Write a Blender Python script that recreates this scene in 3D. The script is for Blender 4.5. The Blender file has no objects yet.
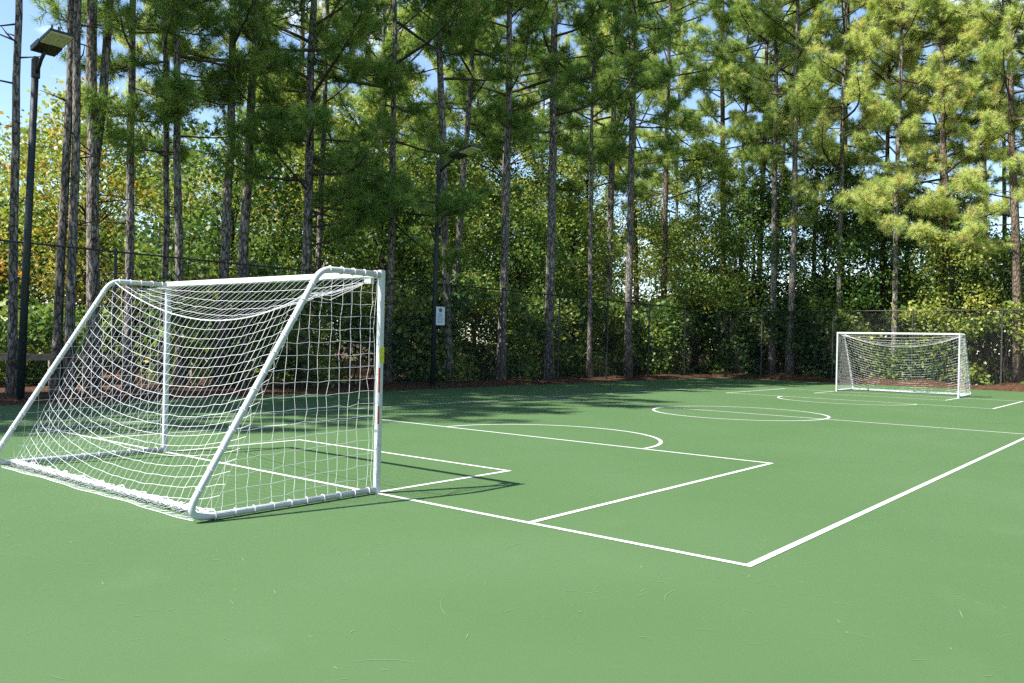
import bpy, math, random
import numpy as np
from mathutils import Vector, Matrix

PI = math.pi
scene = bpy.context.scene
COL = scene.collection
rng = np.random.default_rng(11)
random.seed(11)

# ------------------------------------------------------------------ helpers
def norm(v):
    v = np.asarray(v, float)
    return v / (np.linalg.norm(v, axis=-1, keepdims=True) + 1e-12)

def tag(o, label=None, cat=None, group=None, kind=None):
    if label: o['label'] = label
    if cat: o['category'] = cat
    if group: o['group'] = group
    if kind: o['kind'] = kind
    return o

def empty(name, loc=(0, 0, 0), rz=0.0):
    o = bpy.data.objects.new(name, None)
    COL.objects.link(o)
    o.location = loc
    o.rotation_euler = (0, 0, rz)
    o.empty_display_size = 0.2
    return o

class MB:
    """collects geometry for one mesh object"""
    def __init__(self):
        self.v = []; self.f = []; self.m = []; self.n = 0; self.t = []
    def add(self, verts, faces, mat=0, tint=0.5):
        self.v.extend([tuple(p) for p in verts])
        self.f.extend([tuple(i + self.n for i in f) for f in faces])
        self.m.extend([mat] * len(faces))
        self.t.extend([tint] * len(verts))
        self.n += len(verts)
    def box(self, lo, hi, mat=0):
        x0, y0, z0 = lo; x1, y1, z1 = hi
        self.add([(x0, y0, z0), (x1, y0, z0), (x1, y1, z0), (x0, y1, z0), (x0, y0, z1), (x1, y0, z1), (x1, y1, z1), (x0, y1, z1)],
                 [(0, 3, 2, 1), (4, 5, 6, 7), (0, 1, 5, 4), (1, 2, 6, 5), (2, 3, 7, 6), (3, 0, 4, 7)], mat)
    def tube(self, pts, rad, sides=8, mat=0, caps=True, tint=0.5):
        pts = np.asarray(pts, float); n = len(pts)
        if np.isscalar(rad): rad = [rad] * n
        tan = np.zeros_like(pts)
        tan[1:-1] = pts[2:] - pts[:-2]; tan[0] = pts[1] - pts[0]; tan[-1] = pts[-1] - pts[-2]
        tan = norm(tan)
        ref = np.array([0, 0, 1.0]) if abs(tan[0][2]) < 0.9 else np.array([1.0, 0, 0])
        nrm = norm(ref - tan[0] * (ref @ tan[0]))
        vs = []
        ang = np.arange(sides) * 2 * PI / sides
        for i in range(n):
            nrm = norm(nrm - tan[i] * (nrm @ tan[i]))
            b = np.cross(tan[i], nrm)
            ring = pts[i] + rad[i] * (np.cos(ang)[:, None] * nrm + np.sin(ang)[:, None] * b)
            vs.extend(ring)
        fs = []
        for i in range(n - 1):
            for k in range(sides):
                a = i * sides + k; c = i * sides + (k + 1) % sides
                fs.append((a, c, c + sides, a + sides))
        if caps and sides > 2:
            fs.append(tuple(range(sides - 1, -1, -1)))
            fs.append(tuple(range((n - 1) * sides, n * sides)))
        self.add(vs, fs, mat, tint)
    def build(self, name, mats, parent=None, smooth=False, tint=False):
        me = bpy.data.meshes.new(name)
        me.from_pydata([tuple(map(float, p)) for p in self.v], [], self.f)
        if not isinstance(mats, (list, tuple)): mats = [mats]
        for m in mats: me.materials.append(m)
        me.polygons.foreach_set('material_index', self.m)
        if smooth: me.polygons.foreach_set('use_smooth', [True] * len(me.polygons))
        if tint:
            a = me.attributes.new('tint', 'FLOAT', 'POINT'); a.data.foreach_set('value', np.asarray(self.t, np.float32))
        me.update()
        o = bpy.data.objects.new(name, me)
        COL.objects.link(o)
        if parent: o.parent = parent
        return o

def raw_mesh(name, verts, k, tint, mats, parent=None, matidx=None):
    """verts: (N*k,3) array of separate k-gons"""
    verts = np.ascontiguousarray(verts, np.float32)
    nv = len(verts); nf = nv // k
    me = bpy.data.meshes.new(name)
    me.vertices.add(nv); me.vertices.foreach_set('co', verts.ravel())
    me.loops.add(nv); me.loops.foreach_set('vertex_index', np.arange(nv, dtype=np.int32))
    me.polygons.add(nf); me.polygons.foreach_set('loop_start', np.arange(0, nv, k, dtype=np.int32))
    if not isinstance(mats, (list, tuple)): mats = [mats]
    for m in mats: me.materials.append(m)
    a = me.attributes.new('tint', 'FLOAT', 'POINT')
    a.data.foreach_set('value', np.repeat(np.asarray(tint, np.float32), k))
    me.update(calc_edges=True)
    o = bpy.data.objects.new(name, me)
    COL.objects.link(o)
    if parent: o.parent = parent
    return o

# ------------------------------------------------------------------ materials
def mat(name):
    m = bpy.data.materials.new(name); m.use_nodes = True
    nt = m.node_tree
    b = nt.nodes['Principled BSDF']
    return m, nt, b

def node(nt, typ, **kw):
    n = nt.nodes.new(typ)
    for k, v in kw.items(): setattr(n, k, v)
    return n

def simple(name, col, rough=0.5, metal=0.0, noise=0.0, scale=20.0, bump=0.0):
    m, nt, b = mat(name)
    b.inputs['Roughness'].default_value = rough
    b.inputs['Metallic'].default_value = metal
    b.inputs['Base Color'].default_value = (*col, 1)
    if noise > 0 or bump > 0:
        tc = node(nt, 'ShaderNodeTexCoord')
        n = node(nt, 'ShaderNodeTexNoise'); n.inputs['Scale'].default_value = scale; n.inputs['Detail'].default_value = 6
        nt.links.new(tc.outputs['Object'], n.inputs['Vector'])
        r = node(nt, 'ShaderNodeValToRGB')
        r.color_ramp.elements[0].position = .3; r.color_ramp.elements[1].position = .72
        r.color_ramp.elements[0].color = (*[c * (1 - noise) for c in col], 1)
        r.color_ramp.elements[1].color = (*[min(1, c * (1 + noise * .6)) for c in col], 1)
        nt.links.new(n.outputs['Fac'], r.inputs['Fac'])
        nt.links.new(r.outputs['Color'], b.inputs['Base Color'])
        if bump > 0:
            bp = node(nt, 'ShaderNodeBump'); bp.inputs['Strength'].default_value = bump; bp.inputs['Distance'].default_value = .01
            nt.links.new(n.outputs['Fac'], bp.inputs['Height']); nt.links.new(bp.outputs['Normal'], b.inputs['Normal'])
    return m

def foliage_mat(name, stops, trans=0.35, rough=0.55, spec=0.3):
    m, nt, b = mat(name)
    at = node(nt, 'ShaderNodeAttribute', attribute_name='tint')
    r = node(nt, 'ShaderNodeValToRGB')
    cr = r.color_ramp
    cr.elements[0].position = stops[0][0]; cr.elements[0].color = (*stops[0][1], 1)
    cr.elements[1].position = stops[-1][0]; cr.elements[1].color = (*stops[-1][1], 1)
    for p, c in stops[1:-1]:
        e = cr.elements.new(p); e.color = (*c, 1)
    nt.links.new(at.outputs['Fac'], r.inputs['Fac'])
    nt.links.new(r.outputs['Color'], b.inputs['Base Color'])
    b.inputs['Roughness'].default_value = rough
    b.inputs['Specular IOR Level'].default_value = spec
    tr = node(nt, 'ShaderNodeBsdfTranslucent')
    mul = node(nt, 'ShaderNodeMix', data_type='RGBA', blend_type='MULTIPLY')
    mul.inputs[0].default_value = 1.0
    nt.links.new(r.outputs['Color'], mul.inputs[6]); mul.inputs[7].default_value = (1.25, 1.2, .6, 1)
    nt.links.new(mul.outputs[2], tr.inputs['Color'])
    mx = node(nt, 'ShaderNodeMixShader'); mx.inputs[0].default_value = trans
    nt.links.new(b.outputs[0], mx.inputs[1]); nt.links.new(tr.outputs[0], mx.inputs[2])
    nt.links.new(mx.outputs[0], nt.nodes['Material Output'].inputs['Surface'])
    return m

def bark_mat(name, dark, mid, lichen, amount=0.62):
    m, nt, b = mat(name)
    b.inputs['Roughness'].default_value = 0.9
    b.inputs['Specular IOR Level'].default_value = 0.15
    tc = node(nt, 'ShaderNodeTexCoord'); mp = node(nt, 'ShaderNodeMapping')
    mp.inputs['Scale'].default_value = (1, 1, .33)
    nt.links.new(tc.outputs['Object'], mp.inputs['Vector'])
    vo = node(nt, 'ShaderNodeTexVoronoi', feature='DISTANCE_TO_EDGE'); vo.inputs['Scale'].default_value = 14
    nt.links.new(mp.outputs[0], vo.inputs['Vector'])
    r = node(nt, 'ShaderNodeValToRGB'); r.color_ramp.elements[0].position = .02; r.color_ramp.elements[1].position = .22
    r.color_ramp.elements[0].color = (*dark, 1); r.color_ramp.elements[1].color = (*mid, 1)
    nt.links.new(vo.outputs['Distance'], r.inputs['Fac'])
    n = node(nt, 'ShaderNodeTexNoise'); n.inputs['Scale'].default_value = 15; n.inputs['Detail'].default_value = 6; n.inputs['Roughness'].default_value = .7
    nt.links.new(mp.outputs[0], n.inputs['Vector'])
    r2 = node(nt, 'ShaderNodeValToRGB'); r2.color_ramp.elements[0].position = amount - .07; r2.color_ramp.elements[1].position = amount + .10
    r2.color_ramp.elements[0].color = (0, 0, 0, 1); r2.color_ramp.elements[1].color = (1, 1, 1, 1)
    nt.links.new(n.outputs['Fac'], r2.inputs['Fac'])
    mx = node(nt, 'ShaderNodeMix', data_type='RGBA')
    nt.links.new(r2.outputs['Color'], mx.inputs[0]); nt.links.new(r.outputs['Color'], mx.inputs[6]); mx.inputs[7].default_value = (*lichen, 1)
    nt.links.new(mx.outputs[2], b.inputs['Base Color'])
    bp = node(nt, 'ShaderNodeBump'); bp.inputs['Strength'].default_value = .8; bp.inputs['Distance'].default_value = .03
    nt.links.new(vo.outputs['Distance'], bp.inputs['Height']); nt.links.new(bp.outputs['Normal'], b.inputs['Normal'])
    return m

M = {}
M['white_paint'] = simple('white_paint', (.46, .485, .495), .42, 0, .05, 3)
M['net'] = simple('net_cord', (.66, .66, .67), .7)
M['yellow'] = simple('yellow_label', (.55, .52, .02), .4, 0, .35, 60)
M['red'] = simple('red_label', (.36, .07, .03), .5, 0, .3, 40)
M['black_vinyl'] = simple('black_vinyl', (.016, .017, .018), .45)
M['galv'] = simple('galvanised_steel', (.055, .056, .055), .5, .2, .3, 6)
M['galv_wire'] = simple('weathered_wire', (.028, .028, .028), .6, .2)
M['pole_paint'] = simple('dark_green_pole', (.012, .021, .024), .6, 0, .2, 5)
M['lamp_body'] = simple('bronze_lamp_body', (.035, .033, .028), .45, .2)
M['lens_frame'] = simple('lens_frame', (.88, .89, .66), .4)
M['lens_cell'] = simple('lens_cell', (.74, .76, .50), .3, 0, .25, 90)
M['sign_white'] = simple('sign_face', (.60, .64, .70), .4, 0, .06, 12)
M['sign_ink'] = simple('sign_ink', (.10, .17, .25), .5)
M['sign_blue'] = simple('sign_emblem', (.03, .12, .20), .5)
M['rail_wood'] = simple('weathered_rail', (.30, .27, .22), .85, 0, .4, 8, .4)
M['bark'] = bark_mat('pine_bark', (.038, .032, .026), (.200, .176, .150), (.43, .42, .38), .58)
M['bark_warm'] = bark_mat('sunny_pine_bark', (.04, .028, .02), (.20, .155, .12), (.36, .34, .30), .64)
M['bark_dark'] = bark_mat('dark_hardwood_bark', (.015, .012, .010), (.055, .045, .036), (.16, .16, .14), .68)
M['twig'] = simple('pine_twig', (.055, .04, .03), .9)
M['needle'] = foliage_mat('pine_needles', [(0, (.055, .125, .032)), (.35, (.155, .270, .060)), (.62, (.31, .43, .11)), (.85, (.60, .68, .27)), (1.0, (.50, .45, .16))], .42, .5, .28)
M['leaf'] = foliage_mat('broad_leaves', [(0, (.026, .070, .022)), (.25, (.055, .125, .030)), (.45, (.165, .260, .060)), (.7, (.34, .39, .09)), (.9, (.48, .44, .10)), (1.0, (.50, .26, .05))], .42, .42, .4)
M['straw'] = foliage_mat('fallen_straw', [(0, (.050, .026, .016)), (.5, (.13, .064, .036)), (1.0, (.24, .15, .09))], .1)

def court_mat():
    m, nt, b = mat('green_acrylic_court')
    tc = node(nt, 'ShaderNodeTexCoord')
    def noise(scale, detail, sx=1, sy=1, rz=0):
        mp = node(nt, 'ShaderNodeMapping'); mp.inputs['Scale'].default_value = (sx, sy, 1); mp.inputs['Rotation'].default_value = (0, 0, rz)
        nt.links.new(tc.outputs['Object'], mp.inputs['Vector'])
        n = node(nt, 'ShaderNodeTexNoise'); n.inputs['Scale'].default_value = scale; n.inputs['Detail'].default_value = detail
        nt.links.new(mp.outputs[0], n.inputs['Vector'])
        return n
    n1 = noise(.35, 5); n2 = noise(260, 2)
    r = node(nt, 'ShaderNodeValToRGB')
    r.color_ramp.elements[0].position = .32; r.color_ramp.elements[1].position = .7
    r.color_ramp.elements[0].color = (.0610, .1160, .0445, 1); r.color_ramp.elements[1].color = (.0715, .1280, .0535, 1)
    nt.links.new(n1.outputs['Fac'], r.inputs['Fac'])
    r2 = node(nt, 'ShaderNodeValToRGB')
    r2.color_ramp.elements[0].position = .25; r2.color_ramp.elements[1].position = .75
    r2.color_ramp.elements[0].color = (.93, .93, .93, 1); r2.color_ramp.elements[1].color = (1.06, 1.06, 1.06, 1)
    nt.links.new(n2.outputs['Fac'], r2.inputs['Fac'])
    mu = node(nt, 'ShaderNodeMix', data_type='RGBA', blend_type='MULTIPLY'); mu.inputs[0].default_value = 1
    nt.links.new(r.outputs['Color'], mu.inputs[6]); nt.links.new(r2.outputs['Color'], mu.inputs[7])
    cur = mu.outputs[2]
    # pale worn patches
    n3 = noise(1.3, 8)
    r3 = node(nt, 'ShaderNodeValToRGB'); r3.color_ramp.elements[0].position = .60; r3.color_ramp.elements[1].position = .80
    r3.color_ramp.elements[0].color = (0, 0, 0, 1); r3.color_ramp.elements[1].color = (.22, .22, .22, 1)
    nt.links.new(n3.outputs['Fac'], r3.inputs['Fac'])
    mx = node(nt, 'ShaderNodeMix', data_type='RGBA'); nt.links.new(r3.outputs['Color'], mx.inputs[0]); nt.links.new(cur, mx.inputs[6]); mx.inputs[7].default_value = (.105, .168, .082, 1)
    nt.links.new(mx.outputs[2], b.inputs['Base Color'])
    b.inputs['Roughness'].default_value = .8
    b.inputs['Specular IOR Level'].default_value = .12

    bp = node(nt, 'ShaderNodeBump'); bp.inputs['Strength'].default_value = .12; bp.inputs['Distance'].default_value = .002
    nt.links.new(n2.outputs['Fac'], bp.inputs['Height']); nt.links.new(bp.outputs['Normal'], b.inputs['Normal'])
    return m
M['court'] = court_mat()

def line_mat():
    m, nt, b = mat('white_line_paint')
    tc = node(nt, 'ShaderNodeTexCoord')
    n = node(nt, 'ShaderNodeTexNoise'); n.inputs['Scale'].default_value = 24; n.inputs['Detail'].default_value = 8
    nt.links.new(tc.outputs['Object'], n.inputs['Vector'])
    r = node(nt, 'ShaderNodeValToRGB'); r.color_ramp.elements[0].position = .27; r.color_ramp.elements[1].position = .42
    r.color_ramp.elements[0].color = (.30, .37, .27, 1); r.color_ramp.elements[1].color = (.58, .59, .57, 1)
    nt.links.new(n.outputs['Fac'], r.inputs['Fac']); nt.links.new(r.outputs['Color'], b.inputs['Base Color'])
    b.inputs['Roughness'].default_value = .6
    return m
M['line'] = line_mat()

def ground_mat():
    m, nt, b = mat('pine_straw_ground')
    tc = node(nt, 'ShaderNodeTexCoord')
    n = node(nt, 'ShaderNodeTexNoise'); n.inputs['Scale'].default_value = 7; n.inputs['Detail'].default_value = 10; n.inputs['Roughness'].default_value = .7
    nt.links.new(tc.outputs['Object'], n.inputs['Vector'])
    r = node(nt, 'ShaderNodeValToRGB')
    r.color_ramp.elements[0].position = .3; r.color_ramp.elements[1].position = .75
    r.color_ramp.elements[0].color = (.030, .019, .013, 1); r.color_ramp.elements[1].color = (.145, .074, .042, 1)
    nt.links.new(n.outputs['Fac'], r.inputs['Fac']); nt.links.new(r.outputs['Color'], b.inputs['Base Color'])
    b.inputs['Roughness'].default_value = .95; b.inputs['Specular IOR Level'].default_value = .1
    bp = node(nt, 'ShaderNodeBump'); bp.inputs['Strength'].default_value = 1; bp.inputs['Distance'].default_value = .05
    nt.links.new(n.outputs['Fac'], bp.inputs['Height']); nt.links.new(bp.outputs['Normal'], b.inputs['Normal'])
    return m
M['ground'] = ground_mat()

# ------------------------------------------------------------------ setting: ground, court, lines
XL, YB = -9.45, 31.0        # court edges
XR, YF = 9.0, -9.5
def hnoise(x, y):
    return (np.sin(x * 1.7 + y * .6) * np.sin(y * 1.1 - x * .4 + 1.3) + .6 * np.sin(y * 2.9 + x * .8) * np.sin(x * 3.3 + 2) + .4 * np.sin(y * .45 + 1)) / 2
def gheight(x, y):
    x = np.asarray(x, float); y = np.asarray(y, float)
    dl = XL - x; db = y - YB
    out = np.maximum(np.maximum(dl, db), 0)
    ramp = np.clip(out / .9, 0, 1); ramp = ramp * ramp * (3 - 2 * ramp)
    side = np.where(db > dl, .19, .09)
    back = np.exp(-np.maximum(out - 1.5, 0) / 2.5) * .6 + .4
    return -.045 + ramp * (side * (1 + .9 * hnoise(x, y))) * back + ramp * .03
def axis(lo, hi, fine_lo, fine_hi, step):
    a = list(np.arange(fine_lo, fine_hi + step / 2, step))
    d = step; x = fine_lo
    left = []
    while x > lo: d *= 1.35; x -= d; left.append(max(x, lo))
    d = step; x = fine_hi; right = []
    while x < hi: d *= 1.35; x += d; right.append(min(x, hi))
    return np.array(left[::-1] + a + right)
gx = axis(-500, 500, -15, 10, .3); gy = axis(-500, 500, -4, 36, .3)
GX, GY = np.meshgrid(gx, gy, indexing='ij')
GZ = gheight(GX, GY)
nx, ny = len(gx), len(gy)
mb = MB()
idx = np.arange(nx * ny).reshape(nx, ny)
mb.add(np.stack([GX.ravel(), GY.ravel(), GZ.ravel()], -1),
       [(idx[i, j], idx[i + 1, j], idx[i + 1, j + 1], idx[i, j + 1]) for i in range(nx - 1) for j in range(ny - 1)])
tag(mb.build('ground', M['ground'], smooth=True), kind='structure')

mb = MB()
nxc, nyc = 1, 1
mb.box((XL, YF, -.12), (XR, YB, 0))
tag(mb.build('court_surface', M['court']), kind='structure')

W, L = 5.307, 23.495
PW, PD, GW, GD, RC = 3.556, 4.69, 1.884, 1.884, 1.784
LW = .052
ZL = .004
mb = MB()
def hline(x0, x1, y, w=LW): mb.add([(x0, y - w / 2, ZL), (x1, y - w / 2, ZL), (x1, y + w / 2, ZL), (x0, y + w / 2, ZL)], [(0, 1, 2, 3)])
def vline(x, y0, y1, w=LW): mb.add([(x - w / 2, y0, ZL), (x + w / 2, y0, ZL), (x + w / 2, y1, ZL), (x - w / 2, y1, ZL)], [(0, 1, 2, 3)])
def arc(cx, cy, r, a0, a1, n=72, w=LW):
    a = np.linspace(a0, a1, n + 1); vs = []
    for t in a: vs += [(cx + (r - w / 2) * math.cos(t), cy + (r - w / 2) * math.sin(t), ZL), (cx + (r + w / 2) * math.cos(t), cy + (r + w / 2) * math.sin(t), ZL)]
    mb.add(vs, [(2 * i, 2 * i + 1, 2 * i + 3, 2 * i + 2) for i in range(n)])
h = LW / 2
hline(-W - h, W + h, 0); hline(-W - h, W + h, L)
vline(-W, h, L - h); vline(W, h, L - h)
hline(-W + h, -RC - h, L / 2); hline(-RC + h, RC - h, L / 2); hline(RC + h, W - h, L / 2)
arc(0, L / 2, RC, 0, 2 * PI)
for s, yb in ((1, 0), (-1, L)):
    for ww, dd in ((PW, PD), (GW - (.075 if s > 0 else 0), GD)):
        for sx in (-1, 1):
            y0, y1 = sorted((yb + s * h, yb + s * (dd - h)))
            vline(sx * ww, y0, y1)
        hline(-ww - h, ww + h, yb + s * dd)
    ca = yb + s * (PD + h)
    if s > 0: arc(0, ca, 1.80, 0.0, PI)
    else: arc(0, ca, 1.80, PI, 2 * PI)
tag(mb.build('court_line_markings', M['line']), kind='structure')

# pale scuffs rubbed into the acrylic
def scuff_mat():
    m, nt, b = mat('rubbed_scuff')
    b.inputs['Base Color'].default_value = (.145, .215, .12, 1); b.inputs['Roughness'].default_value = .8
    return m
M['scuff'] = scuff_mat()
mb = MB()
rs = random.Random(5)
for i in range(1500):
    x = rs.uniform(-5, 8.2); y = rs.choice((rs.uniform(-3.6, 3), rs.uniform(-3.4, 20)))
    ln = rs.uniform(.015, .10) if rs.random() < .93 else rs.uniform(.12, .45)
    a = rs.uniform(0, PI); cv = rs.uniform(-2.2, 2.2); w = rs.uniform(.0008, .0026)
    pts = []; px, py, aa = x, y, a
    n = 6
    for k in range(n + 1):
        pts.append((px, py, aa)); px += math.cos(aa) * ln / n; py += math.sin(aa) * ln / n; aa += cv * ln / n * 2
    vs = []
    for k, (px, py, aa) in enumerate(pts):
        ww = w * math.sin(PI * (k + .35) / (n + .7))
        vs += [(px - math.sin(aa) * ww, py + math.cos(aa) * ww, .0025), (px + math.sin(aa) * ww, py - math.cos(aa) * ww, .0025)]
    mb.add(vs, [(2 * k, 2 * k + 1, 2 * k + 3, 2 * k + 2) for k in range(n)])
tag(mb.build('court_scuff_marks', M['scuff']), kind='structure')

# ------------------------------------------------------------------ goals
def rounded_post(mb, cx, cy, z0, z1, wx, wy, r, seg=4):
    prof = []
    for qx, qy, a0 in ((1, 1, 0), (-1, 1, PI / 2), (-1, -1, PI), (1, -1, 3 * PI / 2)):
        for k in range(seg + 1):
            a = a0 + k * PI / 2 / seg
            prof.append((cx + qx * (wx / 2 - r) + r * math.cos(a), cy + qy * (wy / 2 - r) + r * math.sin(a)))
    n = len(prof)
    mb.add([(x, y, z0) for x, y in prof] + [(x, y, z1) for x, y in prof],
           [(k, (k + 1) % n, n + (k + 1) % n, n + k) for k in range(n)] + [tuple(range(n - 1, -1, -1)), tuple(range(n, 2 * n))])

GX2, GH = 1.836, 1.985
def smooth_path(ctrl, rad, seg=7):
    """polyline with rounded corners; rad per inner corner"""
    ctrl = [np.array(c, float) for c in ctrl]; out = [ctrl[0]]
    for i in range(1, len(ctrl) - 1):
        a, b, c = ctrl[i - 1], ctrl[i], ctrl[i + 1]
        d0 = norm(a - b); d1 = norm(c - b)
        p0 = b + d0 * rad[i - 1]; p1 = b + d1 * rad[i - 1]
        for k in range(seg + 1):
            t = k / seg
            out.append((1 - t) ** 2 * p0 + 2 * t * (1 - t) * b + t * t * p1)
    out.append(ctrl[-1])
    return out

def goal(name, loc, rz, label, asym, seed, stickers):
    rr = random.Random(seed)
    g = empty(name, loc, rz); tag(g, label, 'soccer goal', 'soccer goals')
    TR = .026
    for sx in (-1, 1):
        mb = MB(); rounded_post(mb, sx * GX2, 0, 0, GH, .052, .058, .016)
        p = mb.build('post', M['white_paint'], g)
        if stickers and sx == 1:
            mb = MB(); mb.box((GX2 + .0258, -.026, 1.16), (GX2 + .0272, .027, 1.30)); mb.build('yellow_label', M['yellow'], p)
            for z0, z1 in ((.90, 1.12), (.62, .78)):
                mb = MB(); mb.box((GX2 + .0195, -.0302, z0), (GX2 + .0266, -.013, z1)); mb.build('red_label', M['red'], p)
        # side frame: top rail, bend, sloping rail, bend, ground rail
        path = smooth_path([(sx * GX2, -.03, 1.945), (sx * GX2, -.67, 1.945), (sx * GX2, -1.84, .035), (sx * GX2, -.03, .035)], [.11, .19])
        mb = MB(); mb.tube(path, TR, 12)
        mb.build('side_frame', M['white_paint'], g, smooth=True)
    mb = MB()
    # crossbar (rounded box lying along x)
    prof = []; wy, wz, r = .066, .066, .02
    for qy, qz, a0 in ((1, 1, 0), (-1, 1, PI / 2), (-1, -1, PI), (1, -1, 3 * PI / 2)):
        for k in range(5):
            a = a0 + k * PI / 8
            prof.append((qy * (wy / 2 - r) + r * math.cos(a), GH - .003 - wz / 2 + qz * (wz / 2 - r) + r * math.sin(a)))
    n = len(prof); x0, x1 = -GX2 + .0265, GX2 - .0265
    mb.add([(x0, y, z) for y, z in prof] + [(x1, y, z) for y, z in prof], [(k, (k + 1) % n, n + (k + 1) % n, n + k) for k in range(n)])
    mb.build('crossbar', M['white_paint'], g)
    mb = MB(); mb.tube([(-GX2 + .028, -1.60, .03), (GX2 - .028, -1.60, .03)], .024, 10)
    mb.build('rear_bar', M['white_paint'], g, smooth=True)
    if stickers:
        mb = MB(); mb.box((GX2 - .16, -.062, 1.865), (GX2 - .075, -.020, 1.909)); mb.build('net_bracket', M['white_paint'], g)
    # ---------------- net: panels of cords, cord hems and the lacing round the tubes
    mb = MB(); SR = .0015 if asym else .0024
    def cord(pts, r=SR, sides=3):
        mb.tube(pts, r, sides, caps=False)
    nu = 38
    tl = np.array([-GX2 + .02, -.63, 1.93]); tr = np.array([GX2 - .02, -.80, 1.73]) if asym else np.array([GX2 - .02, -.63, 1.93])
    def rope(u):
        p = tl + (tr - tl) * u
        sag = 4 * u * (1 - u)
        return p + np.array([0, .06 * sag, (-.31 if asym else -.40) * sag ** .95])
    def bot(u):
        return np.array([-GX2 + .01 + (2 * GX2 - .02) * u, -1.60 - .03 * math.sin(PI * u) ** .6, .052])
    jit = lambda s: np.array([rr.gauss(0, s), rr.gauss(0, s), rr.gauss(0, s)])
    step = .096
    cols_ = []
    for i in range(nu + 1):
        u = i / nu; p0 = rope(u); p1 = bot(u); ln = np.linalg.norm(p1 - p0)
        m_ = int(ln / step); col = []
        for j in range(m_ + 1):
            v = j * step / ln
            b = math.sin(PI * min(v, 1)) * math.sin(PI * u) ** .5
            q = p0 * (1 - v) + p1 * v + np.array([0, -.03 * b, -.05 * b]) + jit(.003)
            q[2] = max(q[2], .05); col.append(q)
        cols_.append(col)
        cord(col + [p1 + jit(.006)])
    for j in range(max(len(c) for c in cols_)):
        run = []
        for i in range(nu + 2):
            if i <= nu and j < len(cols_[i]): run.append(cols_[i][j])
            else:
                if len(run) > 1: cord(run)
                run = []
    # top panel
    nt_ = 5
    tg = [[np.array([-GX2 + .05 + (2 * GX2 - .1) * i / nu, -.045, 1.93]) * (1 - j / nt_) + rope(i / nu) * (j / nt_) + np.array([0, 0, -.05 * math.sin(PI * j / nt_)]) + jit(.003) for j in range(nt_ + 1)] for i in range(nu + 1)]
    for i in range(nu + 1): cord(tg[i])
    for j in range(nt_): cord([tg[i][j] for i in range(nu + 1)])
    cord([rope(u) for u in np.linspace(0, 1, 40)], .0050, 5)
    if asym:
        for q in range(4):
            cord([np.array([GX2 - .03, -.80, 1.73]), np.array([GX2 - .06 - .02 * q, -.48, 1.775 - .02 * q]) + jit(.008), np.array([GX2 - .11, -.05, 1.885])], .0032)
    # side panels
    slope = lambda z: -.67 - (1.945 - z) * (1.84 - .67) / (1.945 - .035) + .02
    for sx in (-1, 1):
        X = sx * (GX2 - .005)
        st = .108
        cols = [k * st for k in range(1, 17)]; rows = [.05 + k * st for k in range(0, 18)]
        nodes = {}
        for ci, c in enumerate([.05] + cols):
            ph = rr.uniform(0, 6)
            for ri, z in enumerate(rows):
                zz = z - .05 * c * (1 - z / 2)
                nodes[ci, ri] = np.array([X - sx * (.03 * math.sin(z * 2) * math.sin(c * 2) + abs(rr.gauss(0, .006))), -c + rr.gauss(0, .005) + .008 * math.sin(5 * z + ph), max(.045, zz + rr.gauss(0, .005))])
        inside = lambda p: p[1] > slope(p[2])
        for ci in range(len(cols) + 1):
            pts = [nodes[ci, ri] for ri in range(len(rows)) if inside(nodes[ci, ri])]
            if len(pts) > 1:
                yy = pts[-1][1]
                ztop = 1.925 if yy > -.62 else 1.945 + (yy + .67) * (1.945 - .035) / (1.84 - .67)
                if ztop > pts[-1][2] + .02: pts.append(np.array([sx * GX2 - sx * .002, yy, ztop]))
                cord(pts)
        for ri, z in enumerate(rows):
            pts = [nodes[ci, ri] for ci in range(len(cols) + 1) if inside(nodes[ci, ri])]
            if len(pts) > 0:
                pts = pts + [np.array([sx * GX2 - sx * .002, slope(pts[-1][2]) - .02, pts[-1][2] - .005])]
                cord(pts)
        # lacing rings along the tubes
        def ring(c, d, r=TR + .004):
            d = norm(d); a = norm(np.cross(d, [1, 0, 0])); b = np.cross(d, a)
            off = rr.uniform(-.012, .012)
            mb.tube([c + (r * (math.cos(t) * a + math.sin(t) * b)) + d * off * math.sin(t) for t in np.linspace(0, 2 * PI, 11)], .0042, 4, caps=False)
        for k in range(10):
            ring(np.array([sx * GX2, -.10 - k * .165, .035]), np.array([0, 1, 0.]))
        for k in range(5):
            ring(np.array([sx * GX2, -.08 - k * .125, 1.945]), np.array([0, 1, 0.]))
        dsl = np.array([0, -1.17, -1.91]); 
        for k in range(12):
            ring(np.array([sx * GX2, -.67, 1.945]) + dsl * (.07 + k * .075), dsl)
    # bunched hem on the rear bar
    for q in range(9):
        ph = rr.uniform(0, 6); fr = rr.uniform(8, 26); am = rr.uniform(.012, .04)
        pts = []
        for t in np.linspace(0, 1, 120):
            b = bot(t)
            pts.append(np.array([-GX2 + .03 + (2 * GX2 - .06) * t, -1.60 + am * math.sin(fr * t * 6 + ph) - .022 * (q % 3), .048 + abs(am * .7 * math.cos(fr * t * 6 + ph * 2)) + rr.gauss(0, .003)]))
        cord(pts, .0038)
    # slack net lying on the ground behind the bar
    gx_ = lambda i: -GX2 + .05 + (2 * GX2 - .1) * i / (2 * nu)
    wv = lambda i: .012 * math.sin(i * .21) + .006 * math.sin(i * .53 + 1)
    for ph in (0, 1):
        cord([np.array([gx_(i), (-1.63 if (i + ph) % 2 else -1.68 - wv(i) * .5), (.045 if (i + ph) % 2 else .022)]) + jit(.004) for i in range(2 * nu + 1)])
        cord([np.array([gx_(i), (-1.685 - wv(i) * .5 if (i + ph) % 2 else -1.735 - wv(i)), .012]) + jit(.003) for i in range(2 * nu + 1)])
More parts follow.
